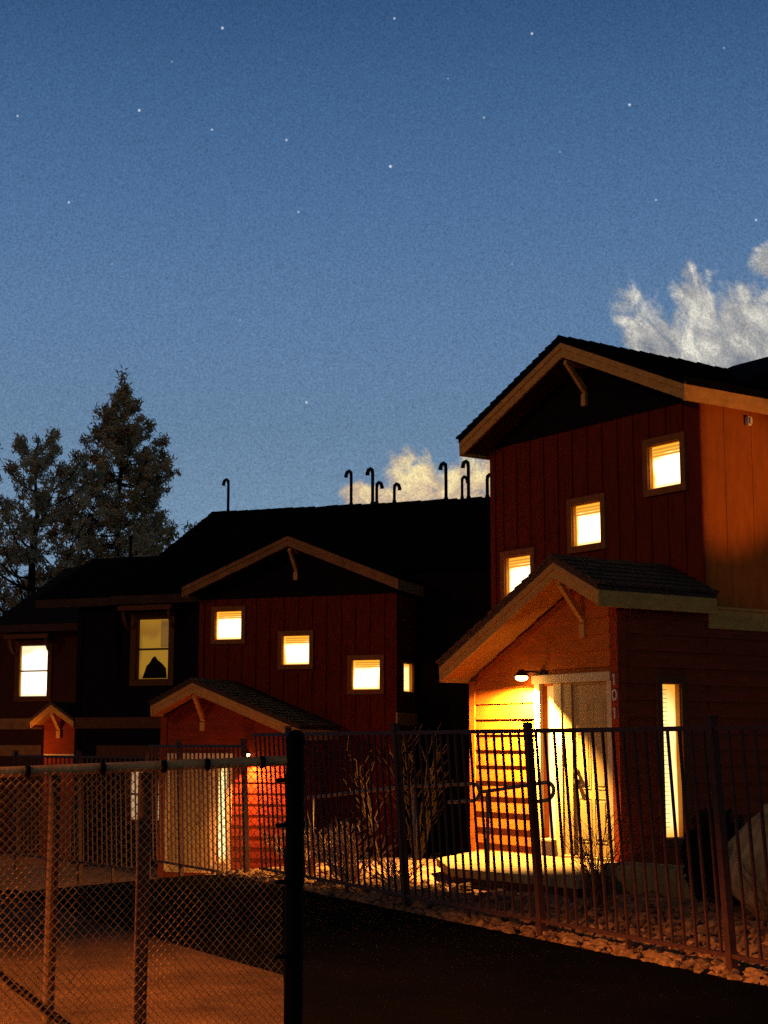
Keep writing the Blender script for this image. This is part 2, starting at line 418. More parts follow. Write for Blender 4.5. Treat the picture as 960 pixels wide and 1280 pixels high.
    dr = mesh_obj('door', bm, M_['door'], root, bevel=.003)
    for zk, r, nm in ((1.33, .028, 'deadbolt'), (1.21, .033, 'handle')):
        bm = BM(); p0 = Vector(P.pt(.765, zk+dz, -.03)); p1 = Vector(P.pt(.765, zk+dz, .015))
        tube(bm, [p0, p1], r, 12)
        mesh_obj(nm, bm, M_['brass'], dr, smooth=False)
    # --- porch lamp
    lv, lz = p['lamp']
    bm = BM()
    tube(bm, [P.pt(lv-.12, lz+.03, -.0), P.pt(lv-.12, lz+.03, .05)], .06, 16)
    tube(bm, [P.pt(lv-.12, lz+.03, .05), P.pt(lv-.06, lz+.06, .13), P.pt(lv, lz+.06, .27)], .015, 8)
    c = Vector(P.pt(lv, lz, .27))
    for a, b, r0, r1 in ((.09, .06, .03, .05), (.06, .005, .05, .10)):
        tube(bm, [c+Vector((0, 0, a)), c+Vector((0, 0, b))], [r0, r1], 20, caps=False)
    lp = mesh_obj('porch_lamp', bm, M_['fixt'], root, smooth=True)
    bm = BM(); bmesh.ops.create_uvsphere(bm, u_segments=16, v_segments=10, radius=.078, matrix=Matrix.Translation(c+Vector((0, 0, -.012))) @ Matrix.Diagonal((1, 1, .55, 1)))
    mesh_obj('bulb', bm, M_['bulb'], lp, smooth=True)
    return m, c

def world_of(root, v):
    return root.matrix_basis @ Vector(v) if False else Matrix.Translation(root.location) @ Matrix.Rotation(root.rotation_euler.z, 4, 'Z') @ Vector(v)
def spot(name, loc, target, energy, size, blend, col, rad=.05):
    d = bpy.data.lights.new(name, 'SPOT'); d.energy = energy; d.spot_size = R(size); d.spot_blend = blend; d.color = col
    d.shadow_soft_size = rad
    o = bpy.data.objects.new(name, d); link(o); o.location = loc
    o.rotation_euler = (Vector(target)-Vector(loc)).to_track_quat('-Z', 'Y').to_euler()
    return o

WARM = (1, .5, .13)
A1 = R(34.6)
H1 = thing('townhouse', 'tall red townhouse at the right with gabled entry porch, cream door and numbers 101', 'house', (2.7287, 17.9828, 0), A1)
m1, c1 = tower_house(H1, False, dict(ground=.05, stairs=[(.32, 4.885), (1.81, 4.30), (3.27, 3.725)], tz=5.93, tr=7.11, te=6.09,
    depth=10, band=3.05, pw=2.77, floor=.31, pc=.56, pr=3.86, pl=2.84, plz=2.70, ps=-.22, psz=3.47, lamp=(1.43, 2.47)))
# cross gable behind and the house numbers
bm = BM()
v0, v1 = .25, 2.0
prism(bm, [(1.86, v0, 6.04), (4.3, v0, 7.16), (6.8, v0, 6.0), (6.8, v0, 5.9), (1.86, v0, 5.9)],
          [(1.86, v1, 6.04), (4.3, v1, 7.16), (6.8, v1, 6.0), (6.8, v1, 5.9), (1.86, v1, 5.9)])
mesh_obj('roof', bm, M_['roof'], H1)
P1 = Face('G', 0)
bm = BM()
P1.box(bm, .012, .030, 2.33, 2.46, .036, .052); P1.box(bm, .030, .048, 2.43, 2.45, .036, .052)
mesh_obj('house_number', bm, M_['num'], H1)
bm = BM()
for k in range(20):
    a, b = 2*math.pi*k/20, 2*math.pi*(k+1)/20
    q = lambda t, r: (.022+.042*r*math.cos(t), 2.215+.068*r*math.sin(t))
    P1.poly(bm, [q(a, 1), q(b, 1), q(b, .66), q(a, .66)], .036, .05)
mesh_obj('house_number', bm, M_['num'], H1)
bm = BM()
P1.box(bm, .012, .030, 1.94, 2.07, .036, .052); P1.box(bm, .030, .048, 2.04, 2.06, .036, .052)
mesh_obj('house_number', bm, M_['num'], H1)
bm = BM(); S1 = Face('S', 0)
S1.box(bm, 2.30, 2.37, 5.68, 5.80, .0, .06); S1.box(bm, 2.315, 2.355, 5.70, 5.78, .06, .085)
mesh_obj('alarm_box', bm, M_['cream'], H1, bevel=.008)

A2 = R(70)
H2 = thing('townhouse', 'dark middle townhouse with long black roof, vent pipes and three stepped square lit windows', 'house', (-.2743, 27.9014, 0), A2)
m2, c2 = tower_house(H2, True, dict(ground=-.8, stairs=[(.33, 3.69), (1.79, 3.17), (3.25, 2.67)], tz=4.5, tr=5.72, te=4.80,
    depth=6.5, band=2.0, pw=2.75, floor=-.7, pc=.84, pr=2.84, pl=3.0, plz=1.98, ps=-.02, psz=2.42, lamp=(1.85, 1.47),
    sidewin=(1.80, 2.40, 2.64, 3.2)))

def hood(root, F, a0, a1, z):
    """small shed hood over a window on two curved brackets"""
    bm = BM()
    prism(bm, [F.pt(a0-.16, z+.24, 0), F.pt(a0-.16, z+.16, .42), F.pt(a0-.16, z+.06, .42), F.pt(a0-.16, z+.14, 0)],
              [F.pt(a1+.16, z+.24, 0), F.pt(a1+.16, z+.16, .42), F.pt(a1+.16, z+.06, .42), F.pt(a1+.16, z+.14, 0)])
    h = mesh_obj('window_hood', bm, M_['trimd'], root, bevel=.004)
    for a in (a0-.1, a1+.04):
        bm = BM()
        for k in range(6):
            t0, t1 = k/6, (k+1)/6
            f = lambda t: (.36*math.cos(t*math.pi/2)**1.0, z+.1-.42*math.sin(t*math.pi/2))
            (x0, y0), (x1, y1) = f(t0), f(t1)
            prism(bm, [F.pt(a, y0, x0), F.pt(a, y1, x1), F.pt(a, y1-.03, max(0, x1-.07)), F.pt(a, y0-.03, max(0, x0-.07))],
                      [F.pt(a+.06, y0, x0), F.pt(a+.06, y1, x1), F.pt(a+.06, y1-.03, max(0, x1-.07)), F.pt(a+.06, y0-.03, max(0, x0-.07))])
        mesh_obj('bracket', bm, M_['trimd'], h)

def shed_roof(root, u0, z0, u1, z1, va, vb, rmat, ridge_caps=True, fascia=True, back=4.):
    bm = BM(); th = .08
    prism(bm, [(u0, va, z0), (u1, va, z1), (u1, va, z1-th), (u0, va, z0-th)], [(u0, vb, z0), (u1, vb, z1), (u1, vb, z1-th), (u0, vb, z0-th)])
    zb = z1-back*.5
    prism(bm, [(u1, va, z1-.002), (u1+back, va, zb), (u1+back, va, zb-th), (u1, va, z1-th)], [(u1, vb, z1-.002), (u1+back, vb, zb), (u1+back, vb, zb-th), (u1, vb, z1-th)])
    dn = Vector((u0-u1, 0, z0-z1)); ln = dn.length; dn.normalize(); nr = Vector((-dn.z, 0, dn.x)); nr = nr if nr.z > 0 else -nr
    shingle_slope(bm, (u1, va, z1), (u1, vb, z1), dn, nr, ln+.02, course=.2, tab=.4)
    y = va
    while y < vb and ridge_caps:
        h = .025+random.random()*.02; e = min(vb, y+.3)
        prism(bm, [(u1-.15, y, z1-.06), (u1, y, z1+h), (u1+.15, y, z1-.06)], [(u1-.15, e, z1-.06), (u1, e, z1+h-.012), (u1+.15, e, z1-.06)])
        y += .29
    r = mesh_obj('roof', bm, rmat, root)
    if fascia:
        bm = BM(); box(bm, u0-.012, u0+.025, va, vb, z0-.20, z0-.02)
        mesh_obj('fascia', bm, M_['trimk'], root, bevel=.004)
    return r

# --- main block of the middle house
shed_roof(H2, 1.95, 4.72, 6.6, 7.11, TW-.05, 6.5, M_['roof'])
shed_roof(H2, 2.9, 5.20, 6.6, 7.10, -4.0, TW-.06, M_['roof'], fascia=False)
shed_roof(H2, 1.96, 4.70, 4.3, 5.80, 6.51, 8.3, M_['roof'])
for s in ((6.5, 7.08), (-4.0, 7.07)):                       # gable ends of the long roof
    bm = BM()
    prism(bm, [(2.1, s[0]-.04, 4.6), (6.6, s[0]-.04, s[1]-.1), (10.4, s[0]-.04, 5.1), (10.4, s[0]-.04, 0), (2.6, s[0]-.04, 0)],
              [(2.1, s[0], 4.6), (6.6, s[0], s[1]-.1), (10.4, s[0], 5.1), (10.4, s[0], 0), (2.6, s[0], 0)])
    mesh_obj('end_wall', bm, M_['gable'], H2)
G2 = Face('G', 2.3)
mw = (5.28, 6.04, 2.97, 4.24); lw1 = (5.80, 6.12, .1, 1.16); lw2 = (5.20, 5.50, .1, 1.16)
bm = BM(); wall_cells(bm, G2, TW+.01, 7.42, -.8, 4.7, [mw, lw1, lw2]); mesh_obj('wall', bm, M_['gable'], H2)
bm = BM(); box(bm, 2.425, 6, 7.30, 7.418, -.8, 4.7); mesh_obj('side_wall', bm, M_['gable'], H2)
bm = BM(); box(bm, 2.6, 2.72, -4, -.01, -.8, 5.0); mesh_obj('wall', bm, M_['gable'], H2)
w = window(H2, G2, *mw, kind='glowd', trim=.13, rail=True, label='dim amber window with a curtain and a dark pointed shape on its sill', deep=.10)
bm = BM(); G2.box(bm, 5.30, 5.52, 3.64, 4.2, -.092, -.08); mesh_obj('curtain', bm, M_['curtain'], w)
bm = BM()
G2.poly(bm, [(5.36, 3.0), (5.38, 3.2), (5.47, 3.30), (5.58, 3.38), (5.64, 3.46), (5.70, 3.42), (5.76, 3.32), (5.83, 3.26), (5.88, 3.12), (5.93, 3.0)], -.075, -.06)
mesh_obj('pointed_ornament', bm, M_['sill_dark'], w)
hood(H2, G2, 5.2, 6.12, 4.32)
for lw in (lw1, lw2): window(H2, G2, *lw, kind='pale', trim=.06, rail=True)
bm = BM()
G2.box(bm, TW+.35, 7.44, 1.97, 2.20, 0, .05); mesh_obj('trim_band', bm, M_['trimd'], H2)
bm = BM(); G2.box(bm, TW+.35, 6.9, 1.36, 1.62, 0, .05)
mesh_obj('trim_band', bm, M_['trimd'], H2)
bm = BM(); G2.box(bm, 7.33, 7.45, -.8, 4.5, 0, .03); mesh_obj('corner_board', bm, M_['gable'], H2)
# roof vents with goosenecks
for (v, ztop, fat) in ((6.04, 7.94, .045), (2.90, 7.95, .05), (2.37, 7.97, .055), (2.27, 7.64, .05), (1.84, 7.58, .05), (.60, 7.99, .055), (.07, 8.0, .055), (.22, 7.65, .045), (-.37, 7.66, .055)):
    bm = BM(); r = fat*.72; s = 1 if v not in (1.84, 2.27, -.37, .22) else -1
    tube(bm, [(6.55, v, 6.95), (6.55, v, ztop-.14)], r, 10)
    tube(bm, [(6.55, v, ztop-.16), (6.55, v+s*.01, ztop-.08), (6.55, v+s*.05, ztop-.045), (6.55, v+s*.10, ztop-.07), (6.55, v+s*.125, ztop-.13), (6.55, v+s*.13, ztop-.19)], [r, r*1.15, r*1.25, r*1.25, r*1.2, r*1.35], 10)
    tube(bm, [(6.55, v, 6.93), (6.55, v, 7.16)], [r*2.4, r*1.2], 10)
    mesh_obj('vent_pipe', bm, M_['vent'], H2)
bm = BM(); tube(bm, [(4.35, 7.4, 5.75), (4.35, 7.4, 6.25)], .035, 8); tube(bm, [(4.35, 7.4, 6.25), (4.35, 7.4, 6.32)], .05, 8)
mesh_obj('vent_pipe', bm, M_['vent'], H2)

# --- far-left house
H3 = thing('townhouse', 'far left townhouse with one white lit window above a tiny orange lit porch gable', 'house', (-8.8515, 37.5, 0), A2)
G3 = Face('G', 0)
w3 = (-.79, 0, 2.78, 4.02)
bm = BM(); wall_cells(bm, G3, -3.2, 3.2, -1.2, 4.6, [w3]); mesh_obj('wall', bm, M_['walld'], H3)
for y in (3.08, -3.2): bm = BM(); box(bm, .125, 5, y, y+.12, -1.2, 4.6); mesh_obj('side_wall', bm, M_['batten'], H3)
window(H3, G3, *w3, kind='gloww', trim=.12, rail=True)
hood(H3, G3, -.85, .06, 4.1)
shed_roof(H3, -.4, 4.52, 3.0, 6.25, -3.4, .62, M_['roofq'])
bm = BM()
box(bm, -.055, -.0, -.7, 3.1, 2.0, 2.26); mesh_obj('trim_band', bm, M_['trim2'], H3)
bm = BM(); box(bm, -.055, -.0, -.7, 3.1, 1.36, 1.62)
mesh_obj('trim_band', bm, M_['trim2'], H3)
# porch of the far-left house
P3 = Face('G', -1.6)
bm = BM(); P3.poly(bm, [(-2.62, -1.2), (-2.62, 2.24), (-2.1, 2.36), (-1.75, 2.15), (-1.75, -1.2)], -.12, 0)
mesh_obj('wall', bm, M_['siding'], H3)
bm = BM(); box(bm, -1.48, 0, -1.87, -1.75, -1.2, 2.1); mesh_obj('side_wall', bm, M_['siding'], H3)
gable_roof(H3, lambda v: v, -2.0, -.06, -1.62, 2.22, -2.75, 2.22, -2.15, 2.60, M_['roofp'], .14, shingles=False)
brace(H3, lambda v: v, -2.15, -1.95, -1.603, 2.36, .34, .08)
bm = BM(); P3.box(bm, -2.6, -1.8, 1.35, 1.42, 0, .06); mesh_obj('door_hood', bm, M_['jamb'], H3)

# ------------------------------------------------------------------ ground
FA = Vector((2.5, 10.2, 0)); FD = Vector((-.4534, .8913, 0)).normalized(); FN = Vector((-FD.y, FD.x, 0))     # fence line, normal to the camera side
def sstep(t): t = max(0, min(1, t)); return t*t*(3-2*t)
def gz(x, y):
    near = sstep((y-3)/7.0)
    base = .13*near if x > -4 else .13*near*(1-sstep((-4-x)/6))
    t = (max(0, -x)*.8+(y-20)*.6)/8
    if x > 2.5: t -= (x-2.5)*.2
    z = base-.95*sstep(t)
    s = (Vector((x, y, 0))-FA).dot(FN)
    if -2.5 < s < -.05 and y < 24: z += .02*math.sin(x*5)*math.sin(y*4)+.03*noise.noise((x*1.7, y*1.7, 0))
    return z
xs = [-900, -300, -100, -50, -30, -20]+[-15+.5*i for i in range(61)]+[20, 30, 50, 100, 300, 900]
ys = [-200, -60, -20]+[-5+.5*i for i in range(91)]+[45, 50, 60, 80, 120, 300, 1200]
bm = BM(); gv = [[bm.verts.new((x, y, gz(x, y))) for x in xs] for y in ys]
for j in range(len(ys)-1):
    for i in range(len(xs)-1): bm.faces.new((gv[j][i], gv[j][i+1], gv[j+1][i+1], gv[j+1][i]))
struct(mesh_obj('ground', bm, M_['ground'], smooth=True))
bm = BM(); rows = []
ts = [.16+.02*0]+[.5*i+.5 for i in range(36)]
for i in range(-24, 40):
    row = []
    for t in ts:
        edge = .05*noise.noise((i*.7, 3, 1)) if t < .3 else 0
        p = FA+FD*(i*.5)+FN*(t+edge); row.append(bm.verts.new((p.x, p.y, gz(p.x, p.y)+.012)))
    rows.append(row)
for a, b in zip(rows, rows[1:]):
    for k in range(len(ts)-1): bm.faces.new((a[k], b[k], b[k+1], a[k+1]))
struct(mesh_obj('road', bm, M_['asphalt'], smooth=True))
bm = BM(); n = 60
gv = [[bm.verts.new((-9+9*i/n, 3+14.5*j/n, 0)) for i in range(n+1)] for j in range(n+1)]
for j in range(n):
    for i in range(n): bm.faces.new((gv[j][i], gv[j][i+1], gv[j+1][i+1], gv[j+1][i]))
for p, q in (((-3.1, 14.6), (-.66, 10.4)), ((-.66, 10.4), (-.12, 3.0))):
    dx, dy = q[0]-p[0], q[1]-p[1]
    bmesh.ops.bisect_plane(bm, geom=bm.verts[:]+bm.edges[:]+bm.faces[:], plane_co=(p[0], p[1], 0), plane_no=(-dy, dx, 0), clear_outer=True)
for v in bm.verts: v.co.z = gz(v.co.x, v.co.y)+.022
struct(mesh_obj('lit_pavement', bm, M_['apron'], smooth=True))  # lighter sheet cut to the outline of the lit ground
# far hill
bm = BM(); hv = []
for i in range(60):
    x = -420+i*14; h = 52+14*noise.noise((x*.011, 2, 0))+6*noise.noise((x*.05, 7, 0))-max(0, (x+150))*.16
    hv.append((bm.verts.new((x, 640, -5)), bm.verts.new((x, 700, max(2, h))), bm.verts.new((x, 800, -5))))
for a, b in zip(hv, hv[1:]):
    bm.faces.new((a[0], b[0], b[1], a[1])); bm.faces.new((a[1], b[1], b[2], a[2]))
struct(mesh_obj('hill', bm, M_['hill'], smooth=True))

# porch slab, path and ledge of the right house
def local1(u, v, z): return world_of(H1, (u, v, z))
bm = BM()
top = [local1(*p) for p in ((-1.95, -1.45, .31), (-2.1, .5, .31), (-1.35, 1.75, .31), (-.002, 2.6, .31), (-.002, -.02, .31), (.25, -.45, .31))]
prism(bm, [Vector((p.x, p.y, .215)) for p in top], top)
struct(mesh_obj('path', bm, M_['conc'], bevel=.012))
bm = BM(); cen = sum(top, Vector())/len(top)
low = [p+(cen-p).normalized()*.06 for p in top]
prism(bm, [Vector((p.x, p.y, -.1)) for p in low], [Vector((p.x, p.y, .214)) for p in low])
struct(mesh_obj('step', bm, M_['found']))
bm = BM()
pl_ = [Vector((2.30, 16.55, 0)), Vector((2.93, 15.77, 0)), Vector((3.75, 14.70, 0)), Vector((4.6, 13.6, 0))]
for a, b in zip(pl_, pl_[1:]):
    n = Vector((.75, .5, 0)).normalized()*.42
    g = (b-a).normalized()*.006
    for (z0, z1, e) in ((.02, .41, 0), ):
        prism(bm, [a+Vector((0, 0, z0)), a+n+Vector((0, 0, z0)), a+n+Vector((0, 0, z1)), a+Vector((0, 0, z1))],
                  [b-g+Vector((0, 0, z0)), b-g+n+Vector((0, 0, z0)), b-g+n+Vector((0, 0, z1)), b-g+Vector((0, 0, z1))])
tag(mesh_obj('retaining_curb', bm, M_['conc'], bevel=.02), 'low pale stone curb running right from the porch path below the narrow window', 'curb')

# boulder
bm = BM(); bmesh.ops.create_icosphere(bm, subdivisions=4, radius=1)
for v in bm.verts:
    p = v.co.copy(); k = 1+.30*noise.noise(p*1.3+Vector((3, 1, 2)))+.13*abs(noise.noise(p*3.1))+.05*noise.noise(p*9)
    v.co = Vector((p.x*.62*k, p.y*.5*k, p.z*.60*k))
    if v.co.x < 0: v.co.z += v.co.x*.35
tb = tag(mesh_obj('boulder', bm, M_['stone'], smooth=True), 'large tan boulder behind the iron fence at the far right', 'rock')
tb.location = (3.72, 14.1, .62); tb.rotation_euler = (0, R(-14), R(20))

# loose river rock behind and under the fence
bm = BM()
_t = bmesh.new(); bmesh.ops.create_icosphere(_t, subdivisions=1, radius=1); _t.verts.ensure_lookup_table()
PV = [v.co.copy() for v in _t.verts]; PF = [[v.index for v in f.verts] for f in _t.faces]; _t.free()
pv_, pf_ = [], []
def pebble(bm, c, r):
    M = Matrix.Translation(c) @ Matrix.Rotation(random.uniform(0, 6.3), 4, 'Z') @ Matrix.Rotation(random.uniform(-.4, .4), 4, 'X') @ Matrix.Diagonal((r*random.uniform(.8, 1.4), r*random.uniform(.6, 1), r*random.uniform(.4, .75), 1))
    n = len(pv_)
    for v in PV: pv_.append(M @ v+Vector((random.uniform(-1, 1), random.uniform(-1, 1), random.uniform(-1, 1)))*r*.14)
    for f in PF: pf_.append([i+n for i in f])
for i in range(5200):
    s = random.uniform(-.6, 9.6); t = -abs(random.gauss(0, 1.0))+.15
    if t < -4.2: continue
    p = FA+FD*s+FN*t
    l = Matrix.Rotation(-A1, 4, 'Z') @ (p-Vector(H1.location)); 
    if -2.2 < l.x < 12 and -1.5 < l.y < 4.2: continue
    r = random.choice((.012, .018, .022, .028, .035, .05, .065))
    pebble(bm, Vector((p.x, p.y, gz(p.x, p.y)+r*.25)), r)
bm.free(); me = bpy.data.meshes.new('river_rock'); me.from_pydata(pv_, [], pf_); me.materials.append(M_['pebble']); o = bpy.data.objects.new('river_rock', me); link(o); tag(o, 'pale river rock scattered along the foot of the iron fence', 'rocks'); o['kind'] = 'stuff'

# ------------------------------------------------------------------ iron picket fence
LEAN = FN*(-.0)+Vector((-.8913, -.4534, 0))*.10
ZB, ZT = .255, 1.775
fence = thing('picket_fence', 'brown iron picket fence running across in front of the right townhouse', 'fence', (FA.x, FA.y, .15))
def fpt(s, z, base=FA, zoff=0):      # local to the fence empty, leaning a little
    p = FA+FD*s+LEAN*((z-.15)/1.5); return Vector((p.x-FA.x, p.y-FA.y, z-.15+zoff))
def picket_run(root, s0, s1, zo, org, fd, post_at, step=.132, lean=LEAN, zt=ZT, zb=ZB):
    P = lambda s, z, off=(0, 0): org+fd*s+lean*((z-.15)/1.5)+Vector((0, 0, z-.15+zo))
    nn = Vector((-fd.y, fd.x, 0))
    def bar(bm, a, b, w, d):
        dx = (b-a).normalized(); side = nn*d/2
        up = dx.cross(nn).normalized()*w/2
        q = lambda p: [p+side+up, p-side+up, p-side-up, p+side-up]
        prism(bm, q(a), q(b))
    for z, w in ((zt-.02, .035), (zb, .028)):
        bm = BM(); bar(bm, P(s0, z), P(s1, z), w, .034); mesh_obj('rail', bm, M_['iron'], root)
    s = s0+.06
    while s < s1:
        if min(abs(s-q) for q in post_at) > .05:
            bm = BM(); bar(bm, P(s, zb), P(s, zt-.035), .0175, .0175)
            mesh_obj('picket', bm, M_['iron'], root)
        s += step
    for q in post_at:
        bm = BM(); bar(bm, P(q, -.05), P(q, zt+.05), .058, .058); bar(bm, P(q, zt+.052), P(q, zt+.068), .07, .07)
        mesh_obj('post', bm, M_['iron'], root, bevel=.003)
    for q in [(a+b)/2 for a, b in zip(post_at, post_at[1:])]:
        bm = BM(); bar(bm, P(q, .02), P(q, zb-.012), .03, .03); mesh_obj('foot', bm, M_['iron'], root)
picket_run(fence, -.75, 8.6, 0, Vector((0, 0, 0)), FD, [.40, 2.73, 5.06, 7.60])
F2 = thing('picket_fence', 'farther stretch of iron picket fence stepping down the slope behind the black chain link post', 'fence', (-1.58, 18.3, .08))
picket_run(F2, 0, 3.0, -.06, Vector((0, 0, 0)), Vector((-.50, .866, 0)), [0.03, 2.0], lean=LEAN*.6)
F3 = thing('picket_fence', 'farthest stretch of iron picket fence seen through the chain link mesh', 'fence', (-3.15, 21.1, -.02))
picket_run(F3, 0, 4.2, -.12, Vector((0, 0, 0)), Vector((-.62, .785, 0)), [0.03, 2.0, 4.1], step=.14, lean=LEAN*.6)

# ------------------------------------------------------------------ chain link fence
c0, c1_, c2_, c3_ = Vector((-.325, 5.70, 0)), Vector((-.845, 5.48, 0)), Vector((-1.13, 5.33, 0)), Vector((-2.05, 4.86, 0))
cl = thing('chain_link_fence', 'galvanised chain link fence with a thick black end post in the left foreground', 'fence', (c0.x, c0.y, 0))
Lc = lambda p: p-Vector((c0.x, c0.y, 0))
bm = BM(); tube(bm, [(0, 0, 0), (0, 0, 1.66)], .034, 20); mesh_obj('end_post', bm, M_['blackp'], cl, smooth=False)
bm = BM(); bmesh.ops.create_uvsphere(bm, u_segments=20, v_segments=12, radius=.038, matrix=Matrix.Translation((0, 0, 1.665))); mesh_obj('post_cap', bm, M_['blackp'], cl, smooth=True)
for zc in (1.52, 1.36, 1.16, .9, .6):
    bm = BM(); tube(bm, [(0, 0, zc-.012), (0, 0, zc+.012)], .038, 20)
    tube(bm, [(-.03, -.03, zc), (-.06, -.065, zc)], .008, 8)
    mesh_obj('tension_band', bm, M_['blackp'], cl)
for c, r in ((c1_, .024), (c2_, .020), (c3_, .024)):
    bm = BM(); q = Lc(c); tube(bm, [(q.x, q.y+.03, 0), (q.x, q.y+.03, 1.55)], r, 14); mesh_obj('line_post', bm, M_['postb'], cl)
bm = BM(); za = 1.590
tube(bm, [Lc(c0)+Vector((-.03, 0, za)), Lc(c1_)+Vector((0, 0, za-.018)), Lc(c3_)+Vector((0, 0, za-.062))], .0185, 14)
mesh_obj('top_rail', bm, M_['galv'], cl)
for t in (.13, .34, .5, .72, .98, 1.25, 1.5):
    d = (c3_-c0).normalized(); p = Lc(c0+d*t)+Vector((0, .0, za-.062*t/1.9-.001)); bm = BM()
    tube(bm, [p-d*.006, p+d*.006], .0225, 12); mesh_obj('tie_wire', bm, M_['blackp'], cl)
bm = BM(); d = (c3_-c0).normalized()
a = Lc(c0+d*.50); b = Lc(c0+d*1.85)
tube(bm, [a+Vector((0, .02, .46)), b+Vector((0, .02, 1.52))], .014, 10); mesh_obj('brace_rod', bm, M_['iron'], cl)
# mesh: interlinked zigzag wires
pitch = .029; L = (c3_-c0).length; dz = .0155
side = Vector((-d.y, d.x, 0))
def wire_panel(s0, s1, back, zt, material, seed=0, zlow=.01):
    bm = BM(); i = 0
    while True:
        s = s0+i*pitch/2
        if s > s1: break
        pts = []; k = 0; z = zt-.062*s/1.9
        while z > zlow:
            off = (pitch/2+.002)*(k % 2) if i % 2 == 0 else (pitch/2+.002)*((k+1) % 2)
            p = Lc(c0+d*(s+off-pitch/4)); sd = .0022*(1 if (k+i) % 2 else -1)
            wob = .004*math.sin(s*9+z*3+seed)+.008*noise.noise((s*2, z*2, seed))
            pts.append(p+side*(sd+wob+back)+d*.004*noise.noise((s*3, z*5, seed+4))+Vector((0, 0, z))); z -= dz; k += 1
        tube(bm, pts, .0018, 4, caps=False); i += 1
    return mesh_obj('wire_mesh', bm, material, cl)
wire_panel(.05, L, 0, 1.585, M_['wire'])
wire_panel(.82, L, .06, 1.56, M_['wire'], 9)

# ------------------------------------------------------------------ handrails
def loop_rail(name, label, pts_top, low, posts):
    t = thing(name, label, 'handrail', (pts_top[0].x, pts_top[0].y, gz(pts_top[0].x, pts_top[0].y)), 0)
    o = Vector(t.location)
    top = [p-o for p in pts_top]; e = top[-1]; dr = (top[-1]-top[-2]).normalized()
    arc = [e+dr*.09*math.sin(a)+Vector((0, 0, -.09+.09*math.cos(a))) for a in [math.pi*k/10 for k in range(1, 11)]]
    ret = [arc[-1]-dr*low]
    bm = BM(); tube(bm, top+arc+ret, .02, 10); mesh_obj('rail', bm, M_['steel'], t, smooth=True)
    for q in posts:
        p = top[0].lerp(e, q); bm = BM(); tube(bm, [p, Vector((p.x, p.y, gz(p.x+o.x, p.y+o.y)-o.z))], .019, 10)
        mesh_obj('post', bm, M_['steel'], t, smooth=True)
loop_rail('handrail', 'pale steel pipe handrail sloping down to the left of the lit porch', [Vector((-1.05, 17.9, 1.02)), Vector((.2, 16.9, 1.19)), Vector((.93, 16.5, 1.235))], .28, (.12, .70))
loop_rail('handrail', 'short looped steel handrail in front of the orange lit siding', [Vector((1.02, 16.4, 1.15)), Vector((1.66, 16.0, 1.26))], .1, (.1,))

# ------------------------------------------------------------------ shrubs
def shrub(name, label, loc, h, spread, n, m, lean=(0, 0), thick=.006, sub=5, seed=1):
    rnd = random.Random(seed); bm = BM()
    for i in range(n):
        a = rnd.uniform(0, 6.283); s = rnd.uniform(.15, 1)*spread; hh = h*rnd.uniform(.55, 1)
        p = Vector((rnd.uniform(-.06, .06), rnd.uniform(-.06, .06), -.03)); pts = [p]
        tip = Vector((math.cos(a)*s+lean[0]*hh, math.sin(a)*s*.7+lean[1]*hh, hh)); k = 7
        for j in range(1, k+1):
            t = j/k; q = p.lerp(tip, t); q += Vector((rnd.gauss(0, .02), rnd.gauss(0, .02), .12*h*math.sin(t*math.pi)*rnd.random())); pts.append(q)
        tube(bm, pts, [thick*(1-.8*j/k) for j in range(k+1)], 4, caps=False)
        for j in range(sub):
            t = rnd.uniform(.3, .95); b = pts[int(t*k)]; ln = h*rnd.uniform(.12, .3)
            aa = a+rnd.uniform(-1.3, 1.3); e = b+Vector((math.cos(aa)*ln*.7, math.sin(aa)*ln*.5, ln*.8)); mid = b.lerp(e, .5)+Vector((rnd.gauss(0, .015), 0, rnd.gauss(0, .015)))
            tube(bm, [b, mid, e], [thick*.5, thick*.4, thick*.15], 3, caps=False)
    o = mesh_obj(name, bm, m); o.location = (loc[0], loc[1], gz(loc[0], loc[1])); tag(o, label, 'shrub'); return o
shrub('bare_shrub', 'bare twiggy shrub in front of the cream door behind the iron fence', (1.98, 14.5), .95, .42, 34, M_['twigd'], seed=3)
shrub('bare_shrub', 'pale curving bare shrub below the handrail left of the porch', (-.35, 17.2), .72, .75, 46, M_['twig'], lean=(-.25, 0), thick=.011, sub=6, seed=5)
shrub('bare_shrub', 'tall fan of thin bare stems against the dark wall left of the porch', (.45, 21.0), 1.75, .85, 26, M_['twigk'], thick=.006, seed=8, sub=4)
shrub('bare_shrub', 'pale slanting bare stems rising above the fence rail below the third stepped window', (-.05, 20.0), 1.72, .22, 7, M_['twigm'], lean=(-.25, 0), thick=.007, seed=9, sub=2)
shrub('bare_shrub', 'thin bare shrub at the right end under the tan boulder', (3.15, 12.9), .6, .35, 18, M_['twigd'], seed=11)
shrub('bare_shrub', 'low reddish twiggy shrub at the left end of the handrail behind the iron fence', (-.95, 18.0), .6, .6, 50, M_['twig'], thick=.009, seed=15)
shrub('bare_shrub', 'small spreading twiggy shrub between the handrail post and the lit path', (.12, 16.6), .42, .5, 36, M_['twig'], thick=.008, seed=17)
